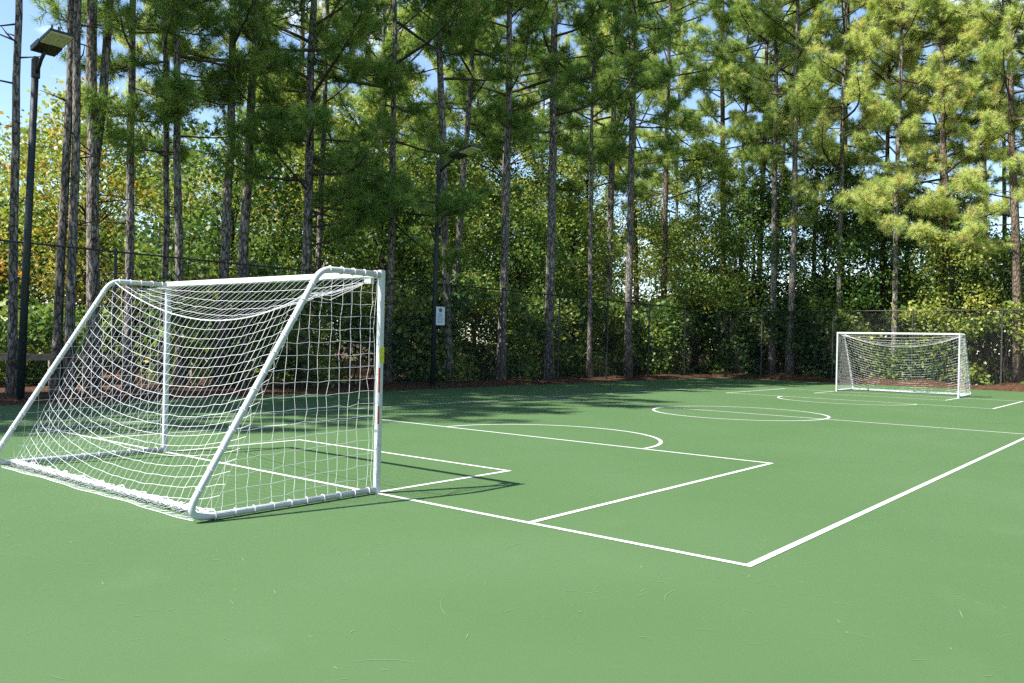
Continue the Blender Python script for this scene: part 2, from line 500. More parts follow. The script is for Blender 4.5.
    cord([np.array([gx_(i), -1.738 - wv(i), .008]) for i in range(2 * nu + 1)], .0022)
    mb.build('net', M['net'], g)
    return g

goal('soccer_goal', (0, 0, 0), 0, 'near white soccer goal with yellow label on its post, seen from behind its sloping net', True, 3, True)
goal('soccer_goal', (0, L + .09, 0), PI, 'far white soccer goal facing the camera in front of the sunlit hedge', False, 8, False)

# ------------------------------------------------------------------ fences
def fence(name, p0, p1, spacing, first, H, label, mpost, mwire, pitch):
    p0 = np.array([*p0, 0.]); p1 = np.array([*p1, 0.])
    Lf = np.linalg.norm(p1 - p0); d = (p1 - p0) / Lf; nrm = np.array([-d[1], d[0], 0])
    t = empty(name, tuple(p0)); tag(t, label, 'fence')
    P = lambda s, z, o=0: d * s + nrm * o + np.array([0, 0, z])
    s = first; k = 0
    while s <= Lf + .01:
        mb = MB(); mb.tube([P(s, -.1), P(s, H + .03)], .034, 10); mb.tube([P(s, H + .0305), P(s, H + .055), P(s, H + .075)], [.04, .036, .012], 10)
        mb.build('fence_post', mpost, t, smooth=False)
        s += spacing
    mb = MB(); mb.tube([P(0, H), P(Lf, H)], .021, 8); mb.build('top_rail', mpost, t, smooth=True)
    mb = MB(); mb.tube([P(0, .14, -.012), P(Lf, .14, -.012)], .004, 4); mb.build('tension_wire', mpost, t)
    mb = MB()
    z0, z1 = .06, H - .022
    for sg, off in ((1, .040), (-1, .044)):
        a = -H
        while a < Lf:
            s0, s1 = a, a + (z1 - z0)
            u0 = max(0, -s0) ; u1 = min(z1 - z0, Lf - s0)
            if u1 > u0 + .02:
                za, zb = (z0 + u0, z0 + u1) if sg > 0 else (z1 - u0, z1 - u1)
                mb.tube([P(s0 + u0, za, off), P(s0 + u1, zb, off)], .0019, 3, caps=False)
            a += pitch
    mb.build('chain_link_mesh', mwire, t)
    return t
fence('chain_link_fence', (-10.3, -9.2), (-10.3, 31.86), 3.2, 3.0, 3.10, 'long black chain link fence running along the shaded left edge of the court', M['black_vinyl'], M['black_vinyl'], .075)
fence('chain_link_fence', (-10.26, 31.9), (8.2, 31.9), 3.2, 2.32, 3.07, 'grey weathered chain link fence behind the far goal', M['galv'], M['galv_wire'], .075)

# ------------------------------------------------------------------ light poles and sign
def light_pole(x, y, top, label, lean=(0, 0), reach=0.0):
    t = empty('light_pole', (x, y, 0)); tag(t, label, 'light pole', 'court light poles')
    mb = MB(); mb.tube([(0, 0, -.1), (lean[0] * .5, lean[1] * .5, top * .5), (lean[0], lean[1], top)], [.074, .068, .062], 14)
    pole = mb.build('pole', M['pole_paint'], t, smooth=True)
    mb = MB(); mb.box((-.13, -.13, .0), (.13, .13, .05)); 
    for sx in (-1, 1):
        for sy in (-1, 1): mb.tube([(sx * .095, sy * .095, .05), (sx * .095, sy * .095, .10)], .014, 6)
    mb.build('base_plate', M['pole_paint'], t)
    lx, ly = lean
    mb = MB(); mb.tube([(lx, ly, top + .0005), (lx, ly, top + .06)], [.07, .045], 14); mb.tube([(lx, ly, top - .35), (lx, ly, top + .0)], .080, 14)
    mb.build('pole_cap', M['lamp_body'], t)
    mb = MB(); mb.tube([(lx + .06, ly, top - .26), (lx + .24 + reach * .6, ly, top - .04), (lx + .42 + reach, ly, top + .085)], .038, 8); mb.build('arm', M['lamp_body'], t, smooth=True)
    # head: tilted plate, length along +x, width along y
    e = math.radians(11)
    hx, hz = lx + .30 + reach, top + .07
    T = lambda l, w, k: (hx + l * math.cos(e) - k * math.sin(e), ly + w, hz + l * math.sin(e) + k * math.cos(e))
    def tbox(mb, l0, l1, w0, w1, k0, k1):
        c = [T(l, w, k) for k in (k0, k1) for (l, w) in ((l0, w0), (l1, w0), (l1, w1), (l0, w1))]
        mb.add(c, [(0, 3, 2, 1), (4, 5, 6, 7), (0, 1, 5, 4), (1, 2, 6, 5), (2, 3, 7, 6), (3, 0, 4, 7)])
    mb = MB()
    tbox(mb, 0, .36, -.22, .22, -.015, .085)
    tbox(mb, .362, .90, -.22, .22, .012, .06)
    for k in range(9):     # cooling fins on top
        w = -.19 + k * .0475
        tbox(mb, .40, .86, w - .005, w + .005, .0605, .085)
    head = mb.build('lamp_head', M['lamp_body'], t)
    mb = MB(); tbox(mb, .385, .885, -.20, .20, .004, .0115); lens = mb.build('lens_panel', M['lens_frame'], head)
    for i in range(3):
        for j in range(2):
            mb = MB(); l0 = .40 + i * .158; w0 = -.182 + j * .189
            tbox(mb, l0, l0 + .128, w0, w0 + .160, -.003, .0035); mb.build('lens_cell', M['lens_cell'], head)
    for w in (-.16, -.04, .13):
        mb = MB(); a = np.array(T(.84, w, .086)); b = np.array(T(.84, w, .16)); mb.tube([a, b], .018, 8); mb.build('sensor_stub', M['lamp_body'], head)
    return t
light_pole(-10.14, 1.54, 6.66, 'tall dark light pole at the left edge of the court, its lamp against the sky', (0, .14))
light_pole(-9.92, 12.62, 6.62, 'dark light pole bearing the small white notice, its lamp against the trees', (.0, .06), .30)

t = empty('notice_sign', (-9.815, 12.78, 2.11)); tag(t, 'small white notice with a blue emblem and text on the light pole', 'sign')
t.rotation_euler = (0, 0, math.radians(-8))
mb = MB(); mb.box((0, -.16, -.27), (.006, .16, .27)); mb.build('sign_panel', M['sign_white'], t)
mb = MB()
n = 24
mb.add([(.008, .065 * math.cos(a), .17 + .065 * math.sin(a)) for a in np.linspace(0, 2 * PI, n, endpoint=False)], [tuple(range(n))])
mb.build('emblem', M['sign_blue'], t)
mb = MB(); rs = random.Random(2)
for k, z in enumerate((.055, .015, -.03, -.075, -.12, -.165, -.205)):
    y = -.12 + rs.uniform(0, .02)
    end = .12 - rs.uniform(0, .04)
    while y < end:
        w = rs.uniform(.018, .05)
        mb.box((.0065, y, z), (.0085, min(y + w, end), z + .017)); y += w + .012
mb.build('lettering', M['sign_ink'], t)['kind'] = 'stuff'
for z in (.23, -.23):
    mb = MB(); mb.box((-.03, -.05, z - .012), (-.0005, .0, z + .012)); mb.build('bracket', M['pole_paint'], t)

# ------------------------------------------------------------------ trees
def needles(P, D, tint, rs, K=34, ln=.20, w=.011):
    """star-burst tufts at P with axis D -> triangles"""
    n = len(P)
    P = np.repeat(P, K, 0); D = np.repeat(D, K, 0); tt = np.repeat(tint, K)
    N = n * K
    q = norm(rs.normal(size=(N, 3)))
    q = norm(q - D * (q * D).sum(1, keepdims=True))
    a = np.radians(rs.uniform(12, 88, N))[:, None]
    dr = norm(D * np.cos(a) + q * np.sin(a) + np.array([0, 0, -.08]))
    base = P - D * rs.uniform(0, .16, N)[:, None]
    l = (ln * rs.uniform(.7, 1.15, N))[:, None]
    side = norm(np.cross(dr, rs.normal(size=(N, 3)))) * (w * rs.uniform(.7, 1.2, N))[:, None] * .5
    V = np.stack([base - side, base + side, base + dr * l], 1).reshape(-1, 3)
    return V, tt + rs.normal(0, .035, N)

def leaves(P, tint, rs, size=.09, up=.5):
    n = len(P)
    nrm_ = norm(rs.normal(size=(n, 3)) + np.array([0, 0, up]))
    u = norm(np.cross(nrm_, rs.normal(size=(n, 3)))); v = np.cross(nrm_, u)
    s = (size * rs.uniform(.6, 1.3, n))[:, None]
    fold = nrm_ * s * .12
    V = np.stack([P - u * s * .5, P - v * s * .36 - fold, P + u * s * .5, P + v * s * .36 - fold], 1).reshape(-1, 3)
    return V, tint

def lumpy(x, y, z, s=1.0, seed=0):
    return (np.sin(x * 1.3 * s + seed) * np.sin(y * 1.1 * s + seed * 2) + np.sin(z * 1.7 * s + x * .5 * s + seed * 3) * np.sin(y * .7 * s + 1)) * .5

def pine(x, y, H, r0, cb, R, label, seed, lean=(0, 0), tint=.42, dens=2.9, K=31, bark='bark', fork=None, low=None, group='pine trees round the court', reuse=None, rz=0, nl=.235, nw=.0125):
    z0 = float(gheight(x, y))
    root = empty('pine_tree', (x, y, z0 - .05), rz)
    tag(root, label, 'tree', group)
    if reuse is not None:
        for part in reuse:
            c = part.copy(); COL.objects.link(c); c.parent = root
        return root
    rs = np.random.default_rng(seed)
    mb = MB()
    nz = 16
    zz = np.linspace(0, H, nz)
    wob = np.cumsum(rs.normal(0, .045, (nz, 2)), 0); wob -= wob[0]
    wob *= (.35 + .65 * np.linspace(0, 1, nz))[:, None]
    ax = np.stack([lean[0] * zz + wob[:, 0], lean[1] * zz + wob[:, 1], zz], -1)
    rad = r0 * (1 - .80 * (zz / H) ** 1.15) * (1 + .45 * np.exp(-zz / .35))
    mb.tube(np.vstack([ax[0] + [0, 0, 0], ax[1:]]), rad, 12, 0)
    def axis_at(z): return np.array([np.interp(z, zz, ax[:, 0]), np.interp(z, zz, ax[:, 1]), z])
    axes = [axis_at]
    if fork:
        fz, fdx, fdy = fork
        zf = np.linspace(fz, H * .95, 9)
        b0 = axis_at(fz)
        pts = [b0 + np.array([fdx * (1 - math.exp(-(q - fz) / 3)), fdy * (1 - math.exp(-(q - fz) / 3)), q - fz]) for q in zf]
        mb.tube(pts, r0 * .72 * (1 - .75 * np.linspace(0, 1, 9)), 10, 0)
        pa = np.array(pts)
        axes.append(lambda z: np.array([np.interp(z, zf, pa[:, 0]), np.interp(z, zf, pa[:, 1]), z]))
    # bare stubs under the crown
    for k in range(int(3 + cb * .7)):
        z = rs.uniform(max(2.2, cb * .35), cb + 1); a = rs.uniform(0, 2 * PI); l = rs.uniform(.25, 1.5) * (.4 + .6 * z / (cb + 1))
        p = axis_at(z); d = np.array([math.cos(a), math.sin(a), rs.uniform(-.15, .35)])
        side = np.array([-d[1], d[0], 0]) * rs.normal(0, .15)
        mb.tube([p, p + d * l * .5 + side * l * .3, p + d * l + side * l], [.022, .015, .006], 5, 1)
    TP = []; TD = []; TT = []; SG = []
    dep = (x - 7.46) * -.632 + (y + 5.05) * .775
    ztop = 1.4 + 345 / 839 * max(dep, 12) + 2.0
    nl_ = int((H - cb) * dens)
    az = rs.uniform(0, 6)
    specs = []
    for k in range(nl_):
        t = (k + rs.uniform(0, 1)) / nl_
        specs.append((t, None, None))
    if low:
        for (zl, azd, ll) in low: specs.append((None, (zl, math.radians(azd)), ll))
    for (t, zl, ll) in specs:
        az += 2.4 + rs.normal(0, .5)
        A = az
        if zl is not None:
            z, A = zl; t = 0.0; Ln = ll
        else:
            z = cb + (H - cb) * t * .985
            Ln = 1.12 * R * (.22 + .85 * math.sqrt(1 - t * t)) * rs.uniform(.40, 1.10)
            if t < .12: Ln *= rs.uniform(.5, 1.0)
        axf = axes[rs.integers(len(axes))] if z > (fork[0] + 1 if fork else 0) else axis_at
        p0 = axf(z)
        el = math.radians(2 + 48 * t + rs.normal(0, 15))
        hd = np.array([math.cos(A), math.sin(A), 0])
        pts = [p0]; n = 6
        bend = rs.normal(0, .10)
        for q in range(1, n + 1):
            e2 = el + math.radians(22) * (q / n) ** 2 - math.radians(10) * math.sin(PI * q / n)
            hd2 = np.array([math.cos(A + bend * q / 2), math.sin(A + bend * q / 2), 0])
            pts.append(pts[-1] + (hd2 * math.cos(e2) + np.array([0, 0, math.sin(e2)])) * Ln / n)
        pts = np.array(pts)
        rl = max(.012, .016 * Ln) * np.linspace(1, .35, n + 1)
        mb.tube(pts, rl, 5, 1, caps=False)
        hi = z > ztop
        ntw = int(3 + Ln * 2.2)
        for s in np.linspace(.42 if Ln > 1.2 else .25, 1.0, ntw):
            i = min(int(s * n), n - 1); f = s * n - i
            p = pts[i] * (1 - f) + pts[i + 1] * f
            d = norm(pts[i + 1] - pts[i])
            for sg in ((-1, 1) if s < .97 else (0,)):
                sd = np.array([-d[1], d[0], 0]) * sg
                td = norm(d * .8 + sd * rs.uniform(.5, 1.1) + np.array([0, 0, rs.uniform(-.35, .95)]))
                tl_ = rs.uniform(.22, .62) * (1.25 - .6 * s) * min(1.3, .6 + Ln * .22)
                e = p + td * tl_
                SG.append((p, e))
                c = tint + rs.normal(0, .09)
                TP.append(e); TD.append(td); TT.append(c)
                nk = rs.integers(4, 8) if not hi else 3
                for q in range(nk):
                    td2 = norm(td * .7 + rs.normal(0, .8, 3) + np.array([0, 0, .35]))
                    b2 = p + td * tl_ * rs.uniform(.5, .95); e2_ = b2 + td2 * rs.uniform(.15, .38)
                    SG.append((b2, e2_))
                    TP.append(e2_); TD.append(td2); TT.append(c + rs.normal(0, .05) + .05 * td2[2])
    TT = np.array(TT); TT = np.where(rs.random(len(TT)) < .025, rs.uniform(.8, 1.0, len(TT)), TT)
    trunk = mb.build('trunk', [M[bark], M['twig']], root, smooth=True)
    TP = np.array(TP); TD = np.array(TD); up_ = TP[:, 2] > ztop
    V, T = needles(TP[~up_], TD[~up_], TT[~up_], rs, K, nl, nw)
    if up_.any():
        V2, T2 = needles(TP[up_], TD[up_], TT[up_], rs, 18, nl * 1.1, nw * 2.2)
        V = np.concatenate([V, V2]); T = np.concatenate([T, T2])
    SG = np.array(SG); a_ = SG[:, 0]; b_ = SG[:, 1]
    d_ = norm(b_ - a_); n1 = norm(np.cross(d_, [.3, .2, .9])); n2 = np.cross(d_, n1)
    ring = [n1 * .007, n1 * -.0035 + n2 * .006, n1 * -.0035 - n2 * .006]
    Q = []
    for q in range(3):
        r1, r2 = ring[q], ring[(q + 1) % 3]
        Q.append(np.stack([a_ + r1, a_ + r2, b_ + r2 * .5, b_ + r1 * .5], 1))
    twigs = raw_mesh('twigs', np.concatenate(Q).reshape(-1, 3), 4, np.full(3 * len(SG), .5), M['twig'], root)
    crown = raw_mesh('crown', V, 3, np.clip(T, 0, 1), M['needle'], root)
    return root, (trunk, crown, twigs)

LEFT = 'pines behind the left fence'
BACK = 'pines behind the far fence'
# x, y, H, r0, cb, R, label, lean, kwargs
D = [  # tint is paler on the back row: sunlight put into the needle colour
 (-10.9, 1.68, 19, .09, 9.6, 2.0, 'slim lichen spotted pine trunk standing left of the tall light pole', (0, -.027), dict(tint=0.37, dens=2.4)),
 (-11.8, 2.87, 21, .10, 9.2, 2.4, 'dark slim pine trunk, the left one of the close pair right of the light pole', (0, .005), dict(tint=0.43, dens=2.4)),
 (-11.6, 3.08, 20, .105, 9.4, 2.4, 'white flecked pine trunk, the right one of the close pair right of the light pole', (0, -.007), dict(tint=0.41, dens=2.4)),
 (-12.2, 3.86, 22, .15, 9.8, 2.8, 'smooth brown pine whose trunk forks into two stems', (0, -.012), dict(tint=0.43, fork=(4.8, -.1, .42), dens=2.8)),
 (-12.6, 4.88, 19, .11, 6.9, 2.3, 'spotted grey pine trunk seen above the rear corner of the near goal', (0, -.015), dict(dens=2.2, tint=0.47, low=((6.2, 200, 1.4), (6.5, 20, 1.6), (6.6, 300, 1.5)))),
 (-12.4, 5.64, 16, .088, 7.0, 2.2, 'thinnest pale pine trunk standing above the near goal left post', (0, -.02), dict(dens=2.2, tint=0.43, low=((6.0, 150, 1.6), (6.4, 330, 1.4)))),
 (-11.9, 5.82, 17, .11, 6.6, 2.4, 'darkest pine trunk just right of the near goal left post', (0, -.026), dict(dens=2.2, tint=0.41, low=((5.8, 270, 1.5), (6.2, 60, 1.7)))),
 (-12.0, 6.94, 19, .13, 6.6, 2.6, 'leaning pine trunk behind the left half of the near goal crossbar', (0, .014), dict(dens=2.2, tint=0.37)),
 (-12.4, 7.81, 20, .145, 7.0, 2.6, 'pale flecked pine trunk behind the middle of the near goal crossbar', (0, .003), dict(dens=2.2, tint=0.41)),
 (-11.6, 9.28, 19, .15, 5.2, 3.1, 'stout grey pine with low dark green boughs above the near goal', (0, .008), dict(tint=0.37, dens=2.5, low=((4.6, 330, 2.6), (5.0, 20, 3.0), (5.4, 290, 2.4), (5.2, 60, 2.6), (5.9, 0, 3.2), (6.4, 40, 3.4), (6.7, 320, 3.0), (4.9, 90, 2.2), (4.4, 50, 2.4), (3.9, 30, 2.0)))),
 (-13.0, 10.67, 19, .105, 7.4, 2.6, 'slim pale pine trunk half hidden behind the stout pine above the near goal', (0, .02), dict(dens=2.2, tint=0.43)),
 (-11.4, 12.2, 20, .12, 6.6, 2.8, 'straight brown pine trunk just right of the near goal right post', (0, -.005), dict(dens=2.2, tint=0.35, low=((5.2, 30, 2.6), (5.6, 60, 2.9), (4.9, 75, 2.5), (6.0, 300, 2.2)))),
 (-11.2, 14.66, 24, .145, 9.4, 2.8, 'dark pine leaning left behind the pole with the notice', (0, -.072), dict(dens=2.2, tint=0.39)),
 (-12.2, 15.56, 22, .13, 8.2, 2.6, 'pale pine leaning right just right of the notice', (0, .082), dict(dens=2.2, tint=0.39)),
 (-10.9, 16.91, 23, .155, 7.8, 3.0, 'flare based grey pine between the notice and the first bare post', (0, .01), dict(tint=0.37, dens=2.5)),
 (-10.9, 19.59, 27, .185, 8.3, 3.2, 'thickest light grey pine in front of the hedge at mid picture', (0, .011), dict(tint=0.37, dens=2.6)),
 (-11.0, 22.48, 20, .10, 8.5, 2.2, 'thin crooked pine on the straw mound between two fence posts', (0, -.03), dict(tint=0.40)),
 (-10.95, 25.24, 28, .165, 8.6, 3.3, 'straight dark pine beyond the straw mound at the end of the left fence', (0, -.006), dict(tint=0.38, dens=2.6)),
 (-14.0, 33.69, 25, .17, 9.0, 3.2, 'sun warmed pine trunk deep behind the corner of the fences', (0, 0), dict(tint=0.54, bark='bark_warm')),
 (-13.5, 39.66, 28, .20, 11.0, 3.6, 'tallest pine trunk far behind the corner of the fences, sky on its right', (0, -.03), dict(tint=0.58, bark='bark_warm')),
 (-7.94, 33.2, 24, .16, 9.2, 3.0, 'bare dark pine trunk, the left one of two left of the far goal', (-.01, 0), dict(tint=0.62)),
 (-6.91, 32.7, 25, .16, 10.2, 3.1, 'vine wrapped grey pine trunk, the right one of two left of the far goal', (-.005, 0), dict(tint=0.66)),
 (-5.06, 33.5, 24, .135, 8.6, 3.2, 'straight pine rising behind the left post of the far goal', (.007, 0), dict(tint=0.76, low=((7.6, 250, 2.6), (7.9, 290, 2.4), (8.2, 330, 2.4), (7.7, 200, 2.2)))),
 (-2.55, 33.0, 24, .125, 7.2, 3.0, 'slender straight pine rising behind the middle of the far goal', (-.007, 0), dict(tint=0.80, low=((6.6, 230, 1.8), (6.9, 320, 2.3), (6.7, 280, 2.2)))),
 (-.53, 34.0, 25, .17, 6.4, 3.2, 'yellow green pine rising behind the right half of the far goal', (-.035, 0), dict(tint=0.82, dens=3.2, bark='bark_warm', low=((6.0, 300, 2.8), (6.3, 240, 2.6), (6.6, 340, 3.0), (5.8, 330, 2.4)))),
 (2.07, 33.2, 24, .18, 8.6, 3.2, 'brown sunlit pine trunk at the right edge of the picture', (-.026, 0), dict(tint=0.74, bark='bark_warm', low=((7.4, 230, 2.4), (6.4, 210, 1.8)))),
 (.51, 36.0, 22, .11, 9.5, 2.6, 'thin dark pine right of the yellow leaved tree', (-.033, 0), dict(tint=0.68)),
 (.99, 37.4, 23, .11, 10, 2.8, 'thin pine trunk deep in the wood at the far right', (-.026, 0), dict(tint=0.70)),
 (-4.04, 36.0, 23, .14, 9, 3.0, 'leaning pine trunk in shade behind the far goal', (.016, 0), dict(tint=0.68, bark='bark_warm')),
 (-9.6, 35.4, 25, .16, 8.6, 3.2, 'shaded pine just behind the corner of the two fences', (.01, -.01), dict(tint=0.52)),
]
store = []
for i, (x, y, H, r0, cb, R, lab, lean, kw) in enumerate(D):
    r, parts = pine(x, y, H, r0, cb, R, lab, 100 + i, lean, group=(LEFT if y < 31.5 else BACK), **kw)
    store.append(parts)

# more pines deeper in the wood and out of the frame on the left, whose shade falls over the court
P2 = 'pines deep in the wood'
deep = [(-17.5, 17.2), (-16.8, 24.0), (-14.2, 28.6), (-20.5, 21.0), (-24.5, 18.5), (-25.5, 24.5), (-23.5, 29.5), (-27.0, 33.5), (-22.5, 38.5), (-19.5, 45.0), (-25.5, 12.5), (-13.5, 46.5), (-28.0, 41.0),
        (-11.2, 36.8), (-6.4, 38.2), (-2.0, 38.6), (2.9, 37.6), (-9.0, 41.5), (-4.6, 43.0), (-17.5, 37.0)]
far_m = [18, 19, 22, 29]
for i, (x, y) in enumerate(deep):
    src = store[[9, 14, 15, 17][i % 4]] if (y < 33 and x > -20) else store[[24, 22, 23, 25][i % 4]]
    r = pine(x, y, 0, 0, 0, 0, 'pine partly hidden among the leaves deep in the wood', 0, group=P2, reuse=src, rz=1.3 + i * 1.9)
    r.scale = (1, 1, .92 + .04 * (i % 5))
side = [(-11.4, -3.0), (-13.4, -4.4), (-11.2, -5.8), (-11.3, -10.4), (-11.4, -14.4), (15.5, -6), (16.5, -1), (15.2, 4), (16.8, 9), (15.4, 14), (16.6, 19), (15.6, 25), (14, 31), (4.6, 33.4), (6.4, 34.6), (8.4, 33.2), (5.4, 37.0)]
for i, (x, y) in enumerate(side):
    src = store[[9, 14, 15, 17][i % 4]] if y < 30 else store[[21, 23, 24, 25][i % 4]]
    if x > 10: src = store[[14, 15, 17, 9][i % 4]]  # unseen right-hand pines, added to dim the ambient light
    r = pine(x, y, 0, 0, 0, 0, 'tall pine at the edge of the court beyond the picture', 0, group='pines at the court edge beyond the picture', reuse=src, rz=.7 + i * 2.3)
    r.scale = (1.0, 1.0, .94 + .03 * (i % 4))

def broadleaf(x, y, H, R, label, seed, tint, size=.155, nclus=70, per=72, group='broadleaf trees in the wood', base=.25, spread=.42, bark='bark_dark', tint_sd=.10, yellow=0.0, r0=None, lean=0):
    z0 = float(gheight(x, y))
    root = empty('broadleaf_tree', (x, y, z0 - .05)); tag(root, label, 'tree', group)
    rs = np.random.default_rng(seed)
    mb = MB()
    r0 = r0 or .012 * H + .02
    ax = np.array([[rs.normal(0, .02 * H) * q + lean * q * H, rs.normal(0, .02 * H) * q, H * .92 * q] for q in np.linspace(0, 1, 9)])
    mb.tube(ax, r0 * np.linspace(1, .2, 9), 8)
    C = []
    for k in range(nclus):
        t = rs.uniform(0, 1)
        z = H * (base + (1 - base) * t)
        prof = math.sin(PI * min(1, .18 + .80 * t)) ** .7
        a = rs.uniform(0, 2 * PI); rr = R * prof * rs.uniform(.35, 1.05)
        ip = np.array([np.interp(z * .85, ax[:, 2], ax[:, c]) for c in range(3)])
        c = np.array([ip[0] + rr * math.cos(a), ip[1] + rr * math.sin(a), z])
        C.append(c)
        zs = max(H * .12, z - rr * rs.uniform(.5, 1.0))
        st = np.array([np.interp(zs, ax[:, 2], ax[:, q]) for q in range(3)])
        md = (st + c) / 2 + np.array([0, 0, .12 * rr]) + rs.normal(0, .06 * R, 3)
        mb.tube([st, md, c], [.010 + .008 * rr, .010, .004], 4, caps=False)
    C = np.array(C)
    mb.build('trunk', M[bark], root, smooth=True)
    P = np.repeat(C, per, 0) + rs.normal(0, 1, (nclus * per, 3)) * np.array([spread, spread, spread * .62])
    ct = tint + rs.normal(0, tint_sd, nclus) + np.where(rs.random(nclus) < yellow, .24, 0)
    T = np.repeat(ct, per) + rs.normal(0, .06, len(P))
    P[:, 2] = np.maximum(P[:, 2], .1)
    V, T = leaves(P, T, rs, size)
    raw_mesh('crown', V, 4, np.clip(T, 0, 1), M['leaf'], root)
    return root

B = [
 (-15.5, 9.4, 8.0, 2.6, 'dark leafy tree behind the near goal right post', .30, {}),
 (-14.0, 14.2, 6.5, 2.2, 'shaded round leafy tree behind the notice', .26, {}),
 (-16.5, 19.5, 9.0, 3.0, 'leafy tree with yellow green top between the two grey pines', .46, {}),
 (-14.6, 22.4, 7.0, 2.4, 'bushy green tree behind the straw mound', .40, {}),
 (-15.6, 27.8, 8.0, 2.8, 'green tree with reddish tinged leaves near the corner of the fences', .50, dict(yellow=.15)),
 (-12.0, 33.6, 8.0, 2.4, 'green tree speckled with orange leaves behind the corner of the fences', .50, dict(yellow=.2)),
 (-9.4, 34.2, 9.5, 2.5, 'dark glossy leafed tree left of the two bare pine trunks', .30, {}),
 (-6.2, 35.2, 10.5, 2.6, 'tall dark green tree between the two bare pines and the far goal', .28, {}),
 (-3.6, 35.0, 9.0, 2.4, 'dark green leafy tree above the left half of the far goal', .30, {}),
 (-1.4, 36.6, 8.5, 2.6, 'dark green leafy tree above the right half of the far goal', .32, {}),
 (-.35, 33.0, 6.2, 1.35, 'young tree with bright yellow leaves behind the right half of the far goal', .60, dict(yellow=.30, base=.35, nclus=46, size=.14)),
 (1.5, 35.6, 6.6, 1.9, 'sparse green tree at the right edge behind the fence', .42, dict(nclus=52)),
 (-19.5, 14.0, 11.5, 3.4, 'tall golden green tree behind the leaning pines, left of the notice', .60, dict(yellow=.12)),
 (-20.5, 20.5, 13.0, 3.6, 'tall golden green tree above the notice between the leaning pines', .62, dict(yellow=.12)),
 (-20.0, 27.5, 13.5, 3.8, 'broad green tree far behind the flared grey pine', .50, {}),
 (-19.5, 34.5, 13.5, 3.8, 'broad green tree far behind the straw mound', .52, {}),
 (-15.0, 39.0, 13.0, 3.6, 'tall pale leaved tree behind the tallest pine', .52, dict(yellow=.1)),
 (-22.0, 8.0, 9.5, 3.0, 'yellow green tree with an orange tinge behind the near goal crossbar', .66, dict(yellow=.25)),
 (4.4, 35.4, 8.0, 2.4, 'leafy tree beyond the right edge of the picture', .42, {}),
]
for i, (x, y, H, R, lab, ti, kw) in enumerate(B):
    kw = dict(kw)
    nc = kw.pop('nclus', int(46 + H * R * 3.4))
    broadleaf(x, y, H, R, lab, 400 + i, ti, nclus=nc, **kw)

# ------------------------------------------------------------------ undergrowth and far wood (masses)
def mass(name, spots, size, per, tints, seed, spread, stems=True):
    rs = np.random.default_rng(seed)
    C = np.array(spots)
    ct = tints + rs.normal(0, .10, len(C))
    P = np.repeat(C, per, 0) + rs.normal(0, 1, (len(C) * per, 3)) * np.array([spread, spread, spread * .7])
    P[:, 2] = np.maximum(P[:, 2], gheight(P[:, 0], P[:, 1]) + .03)
    T = np.repeat(ct, per) + rs.normal(0, .07, len(P))
    V, T = leaves(P, np.minimum(T, np.where(rs.random(len(T)) < .05, 1.0, .87)), rs, size)
    o = raw_mesh(name, V, 4, np.clip(T, 0, 1), M['leaf'])
    tag(o, kind='stuff')
    return o
rs = np.random.default_rng(77)
sp = []; ti = []
for k in range(2300):                      # along the left fence
    z0_ = rs.uniform(0, 3); y = rs.uniform(5.5, 33); x = -11.0 - abs(rs.normal(0, 1.6))
    hmax = 2.5 + 1.2 * lumpy(0, y, 0, .9, 2) + .5 * (-11 - x)
    if lumpy(x, y, z0_, 1.1, 5) < -.16: continue
    if 20.2 < y < 26.5 and x > -12.0: continue
    z = min(z0_ * 1.15 + .1, max(.5, hmax)); sp.append((x, y, z)); ti.append(.32 + .13 * math.sin(y * 1.3 + z * 1.5) + (.20 if rs.random() < .35 else 0))  # some clumps paler: sunlit patches put into the leaf colour
for k in range(2300):                      # along the far fence
    z0_ = rs.uniform(0, 3); x = rs.uniform(-11.5, 7); y = 32.6 + abs(rs.normal(0, 1.1))
    hmax = 2.9 + .9 * lumpy(x, 0, 0, 1.1, 4)
    if lumpy(x, y, z0_, 1.1, 9) < -.20: continue
    z = min(z0_ * 1.15 + .1, max(.5, hmax)); sp.append((x, y, z)); ti.append(.27 + .12 * math.sin(x * 1.7 + z * 1.5) + (.14 if rs.random() < .25 else 0) + (.17 if x > -5 else 0))  # paler behind the far goal: sun on the hedge put into its colour
for k in range(520):                       # thin low growth on the left
    y = rs.uniform(-2, 6); x = -15 - abs(rs.normal(0, 2.5)); sp.append((x, y, rs.uniform(.1, 1.9))); ti.append(.42 + rs.normal(0, .08))
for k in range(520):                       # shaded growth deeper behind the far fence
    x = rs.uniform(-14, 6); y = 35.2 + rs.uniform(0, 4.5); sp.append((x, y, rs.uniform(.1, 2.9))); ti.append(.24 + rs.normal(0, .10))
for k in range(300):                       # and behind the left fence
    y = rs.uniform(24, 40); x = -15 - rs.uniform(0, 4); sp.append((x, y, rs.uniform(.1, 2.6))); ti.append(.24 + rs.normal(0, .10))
mass('undergrowth_foliage', sp, .18, 26, np.array(ti), 7, .26)

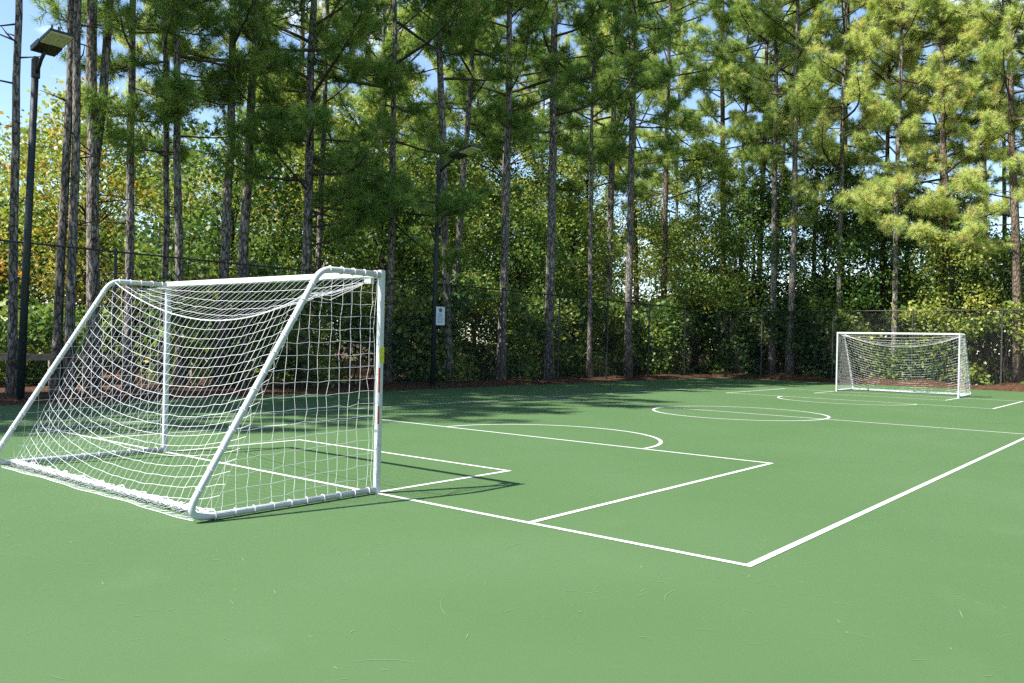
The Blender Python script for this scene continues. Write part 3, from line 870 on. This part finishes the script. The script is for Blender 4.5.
sp = []; ti = []
def crown_lump(x, y, z, r, rz_, t, n):
    q = norm(rs.normal(size=(n, 3)) + np.array([0, 0, .45]))
    f = rs.uniform(.62, 1.0, (n, 1))
    for c, ff in zip(q, f):
        sp.append((x + c[0] * r * ff[0], y + c[1] * r * ff[0], max(.2, z + c[2] * rz_ * ff[0]))); ti.append(t + rs.normal(0, .035))
for k in range(150):                       # sunlit wood far behind the left fence
    y = rs.uniform(-13, 52); x = -25.5 - rs.uniform(0, 8) - .05 * abs(y)
    top = 8.2 + .12 * max(0, y) - 2.4 * max(0, min(1, (9 - y) / 6))
    z = rs.uniform(.4, top - .6); r = rs.uniform(1.2, 2.4)
    crown_lump(x, y, z, r, r * .75, .41 + rs.normal(0, .09), int(10 + r * 7))
for k in range(70):                        # low growth at its foot
    y = rs.uniform(2, 22); x = -24.5 - rs.uniform(0, 5); r = rs.uniform(1.0, 1.8)
    crown_lump(x, y, rs.uniform(.3, 5.2), r, r * .8, .38 + rs.normal(0, .10), int(10 + r * 7))
for k in range(110):                       # wood far behind the far fence
    x = rs.uniform(-30, 16); y = 44 + rs.uniform(0, 7); top = 8.6 + .10 * max(0, -x - 6)
    z = rs.uniform(.4, top - .6); r = rs.uniform(1.3, 2.5)
    crown_lump(x, y, z, r, r * .75, .40 + rs.normal(0, .10), int(10 + r * 7))
for k in range(60):                        # low growth at its foot
    x = rs.uniform(-26, 6); y = 42 + rs.uniform(0, 4); r = rs.uniform(1.0, 1.8)
    crown_lump(x, y, rs.uniform(.3, 4.2), r, r * .8, .34 + rs.normal(0, .09), int(10 + r * 7))
for k in range(500):                       # unseen wood on the right, added to cut the sky light
    y = rs.uniform(-18, 44); x = 17 + rs.uniform(0, 6); sp.append((x, y, rs.uniform(0, 11))); ti.append(.45)
mass('far_wood_foliage', sp, .18, 64, np.array(ti), 9, .46)

mb = MB(); rs = np.random.default_rng(21)
for k in range(190):
    if k % 2: x, y = -11.2 - abs(rs.normal(0, 1.3)), rs.uniform(5, 33)
    else: x, y = rs.uniform(-11, 7), 32.5 + abs(rs.normal(0, .9))
    z = float(gheight(x, y)); hh = rs.uniform(1.6, 4.8); a = rs.normal(0, .16, 2); b = rs.normal(0, .10, 2)
    mb.tube([(x, y, z - .05), (x + a[0] * hh * .5 + b[0], y + a[1] * hh * .5 + b[1], z + hh * .5), (x + a[0] * hh, y + a[1] * hh, z + hh)], [rs.uniform(.010, .028), .010, .004], 5, caps=False)
tag(mb.build('undergrowth_stems', M['bark_dark'], smooth=True), kind='stuff')

# loose straw and leaves along the court edge
rs = np.random.default_rng(3)
n = 26000
a = rs.random(n) < .62
x = np.where(a, XL - np.abs(rs.normal(0, .75, n)) + np.abs(rs.normal(0, .22, n)), rs.uniform(XL, 8, n))
y = np.where(a, rs.uniform(-2, YB + 2, n), YB + np.abs(rs.normal(0, .75, n)) - np.abs(rs.normal(0, .25, n)))
P = np.stack([x, y, np.maximum(gheight(x, y), np.where((x > XL) & (y < YB), .004, -1)) + rs.uniform(.004, .03, n)], -1)
d = norm(np.stack([rs.normal(size=n), rs.normal(size=n), rs.normal(0, .22, n)], -1))
sd = norm(np.cross(d, [0, 0, 1.0])) * .006
l = rs.uniform(.06, .17, n)[:, None]
V = np.stack([P - sd - d * l / 2, P + sd - d * l / 2, P + d * l / 2], 1).reshape(-1, 3)
o = raw_mesh('pine_straw_litter', V, 3, rs.uniform(0, 1, n), M['straw']); tag(o, kind='stuff')

# wooden rail behind the left fence
t = empty('wooden_rail_barrier', (-14.6, 2.9, float(gheight(-14.6, 2.9)))); tag(t, 'low weathered wooden rail standing in the wood behind the near goal at the left', 'barrier')
for k in range(4):
    mb = MB(); yy = -.9 + k * 1.9; mb.box((-.05, yy - .05, -.1), (.05, yy + .05, .78)); mb.build('rail_post', M['rail_wood'], t)
mb = MB(); mb.box((.053, -1.2, .64), (.10, 5.2, .80)); mb.build('rail_board', M['rail_wood'], t)

# ------------------------------------------------------------------ sky, sun, camera
w = bpy.data.worlds.new('World'); scene.world = w; w.use_nodes = True
nt = w.node_tree
bg = nt.nodes['Background']
EL = math.radians(53.5); SX, SY = -.398, -.917
sky = nt.nodes.new('ShaderNodeTexSky'); sky.sky_type = 'NISHITA'; sky.sun_disc = False
sky.sun_elevation = EL; sky.sun_rotation = math.atan2(SX, SY) % (2 * PI)
sky.air_density = 1.0; sky.dust_density = .35; sky.ozone_density = 2.2
tc = nt.nodes.new('ShaderNodeTexCoord'); mp = nt.nodes.new('ShaderNodeMapping'); mp.inputs['Scale'].default_value = (1, 1, 2.6)
nt.links.new(tc.outputs['Generated'], mp.inputs['Vector'])
cn = nt.nodes.new('ShaderNodeTexNoise'); cn.inputs['Scale'].default_value = 3.1; cn.inputs['Detail'].default_value = 9; cn.inputs['Roughness'].default_value = .55
nt.links.new(mp.outputs[0], cn.inputs['Vector'])
cr = nt.nodes.new('ShaderNodeValToRGB'); cr.color_ramp.elements[0].position = .57; cr.color_ramp.elements[1].position = .80
nt.links.new(cn.outputs['Fac'], cr.inputs['Fac'])
cm = nt.nodes.new('ShaderNodeMix'); cm.data_type = 'RGBA'
nt.links.new(cr.outputs['Color'], cm.inputs[0]); nt.links.new(sky.outputs[0], cm.inputs[6]); cm.inputs[7].default_value = (11, 11.3, 12, 1)
nt.links.new(cm.outputs[2], bg.inputs['Color'])
bg.inputs['Strength'].default_value = .105

sun = bpy.data.lights.new('sun', 'SUN'); sun.energy = 4.6; sun.angle = math.radians(.5); sun.color = (1, .955, .88)
so = bpy.data.objects.new('sun', sun); COL.objects.link(so)
sdir = Vector((SX * math.cos(EL), SY * math.cos(EL), math.sin(EL)))
so.rotation_euler = (-sdir).to_track_quat('-Z', 'Y').to_euler(); so.location = (0, -20, 30)

cam = bpy.data.cameras.new('camera'); co = bpy.data.objects.new('camera', cam); COL.objects.link(co)
fwd = Vector((-0.63180758, 0.77512349, 0.00165829)); rt = Vector((0.77493724, 0.63160576, 0.0233763)); up = Vector((-0.01707213, -0.01605439, 0.99972536))
m4 = Matrix(((rt.x, up.x, -fwd.x, 7.46179), (rt.y, up.y, -fwd.y, -5.04603), (rt.z, up.z, -fwd.z, 1.36578), (0, 0, 0, 1)))
co.matrix_world = m4
cam.sensor_width = 36; cam.lens = 839.41 / 1024 * 36; cam.clip_start = .05; cam.clip_end = 2000
scene.camera = co
scene.view_settings.view_transform = 'Standard'; scene.view_settings.look = 'None'
scene.view_settings.gamma = 1; scene.view_settings.exposure = 1.38
scene.cycles.max_bounces = 5; scene.cycles.diffuse_bounces = 3; scene.cycles.glossy_bounces = 2; scene.cycles.transmission_bounces = 4
scene.cycles.use_denoising = False
scene.cycles.use_adaptive_sampling = True; scene.cycles.adaptive_threshold = .012; scene.cycles.adaptive_min_samples = 24
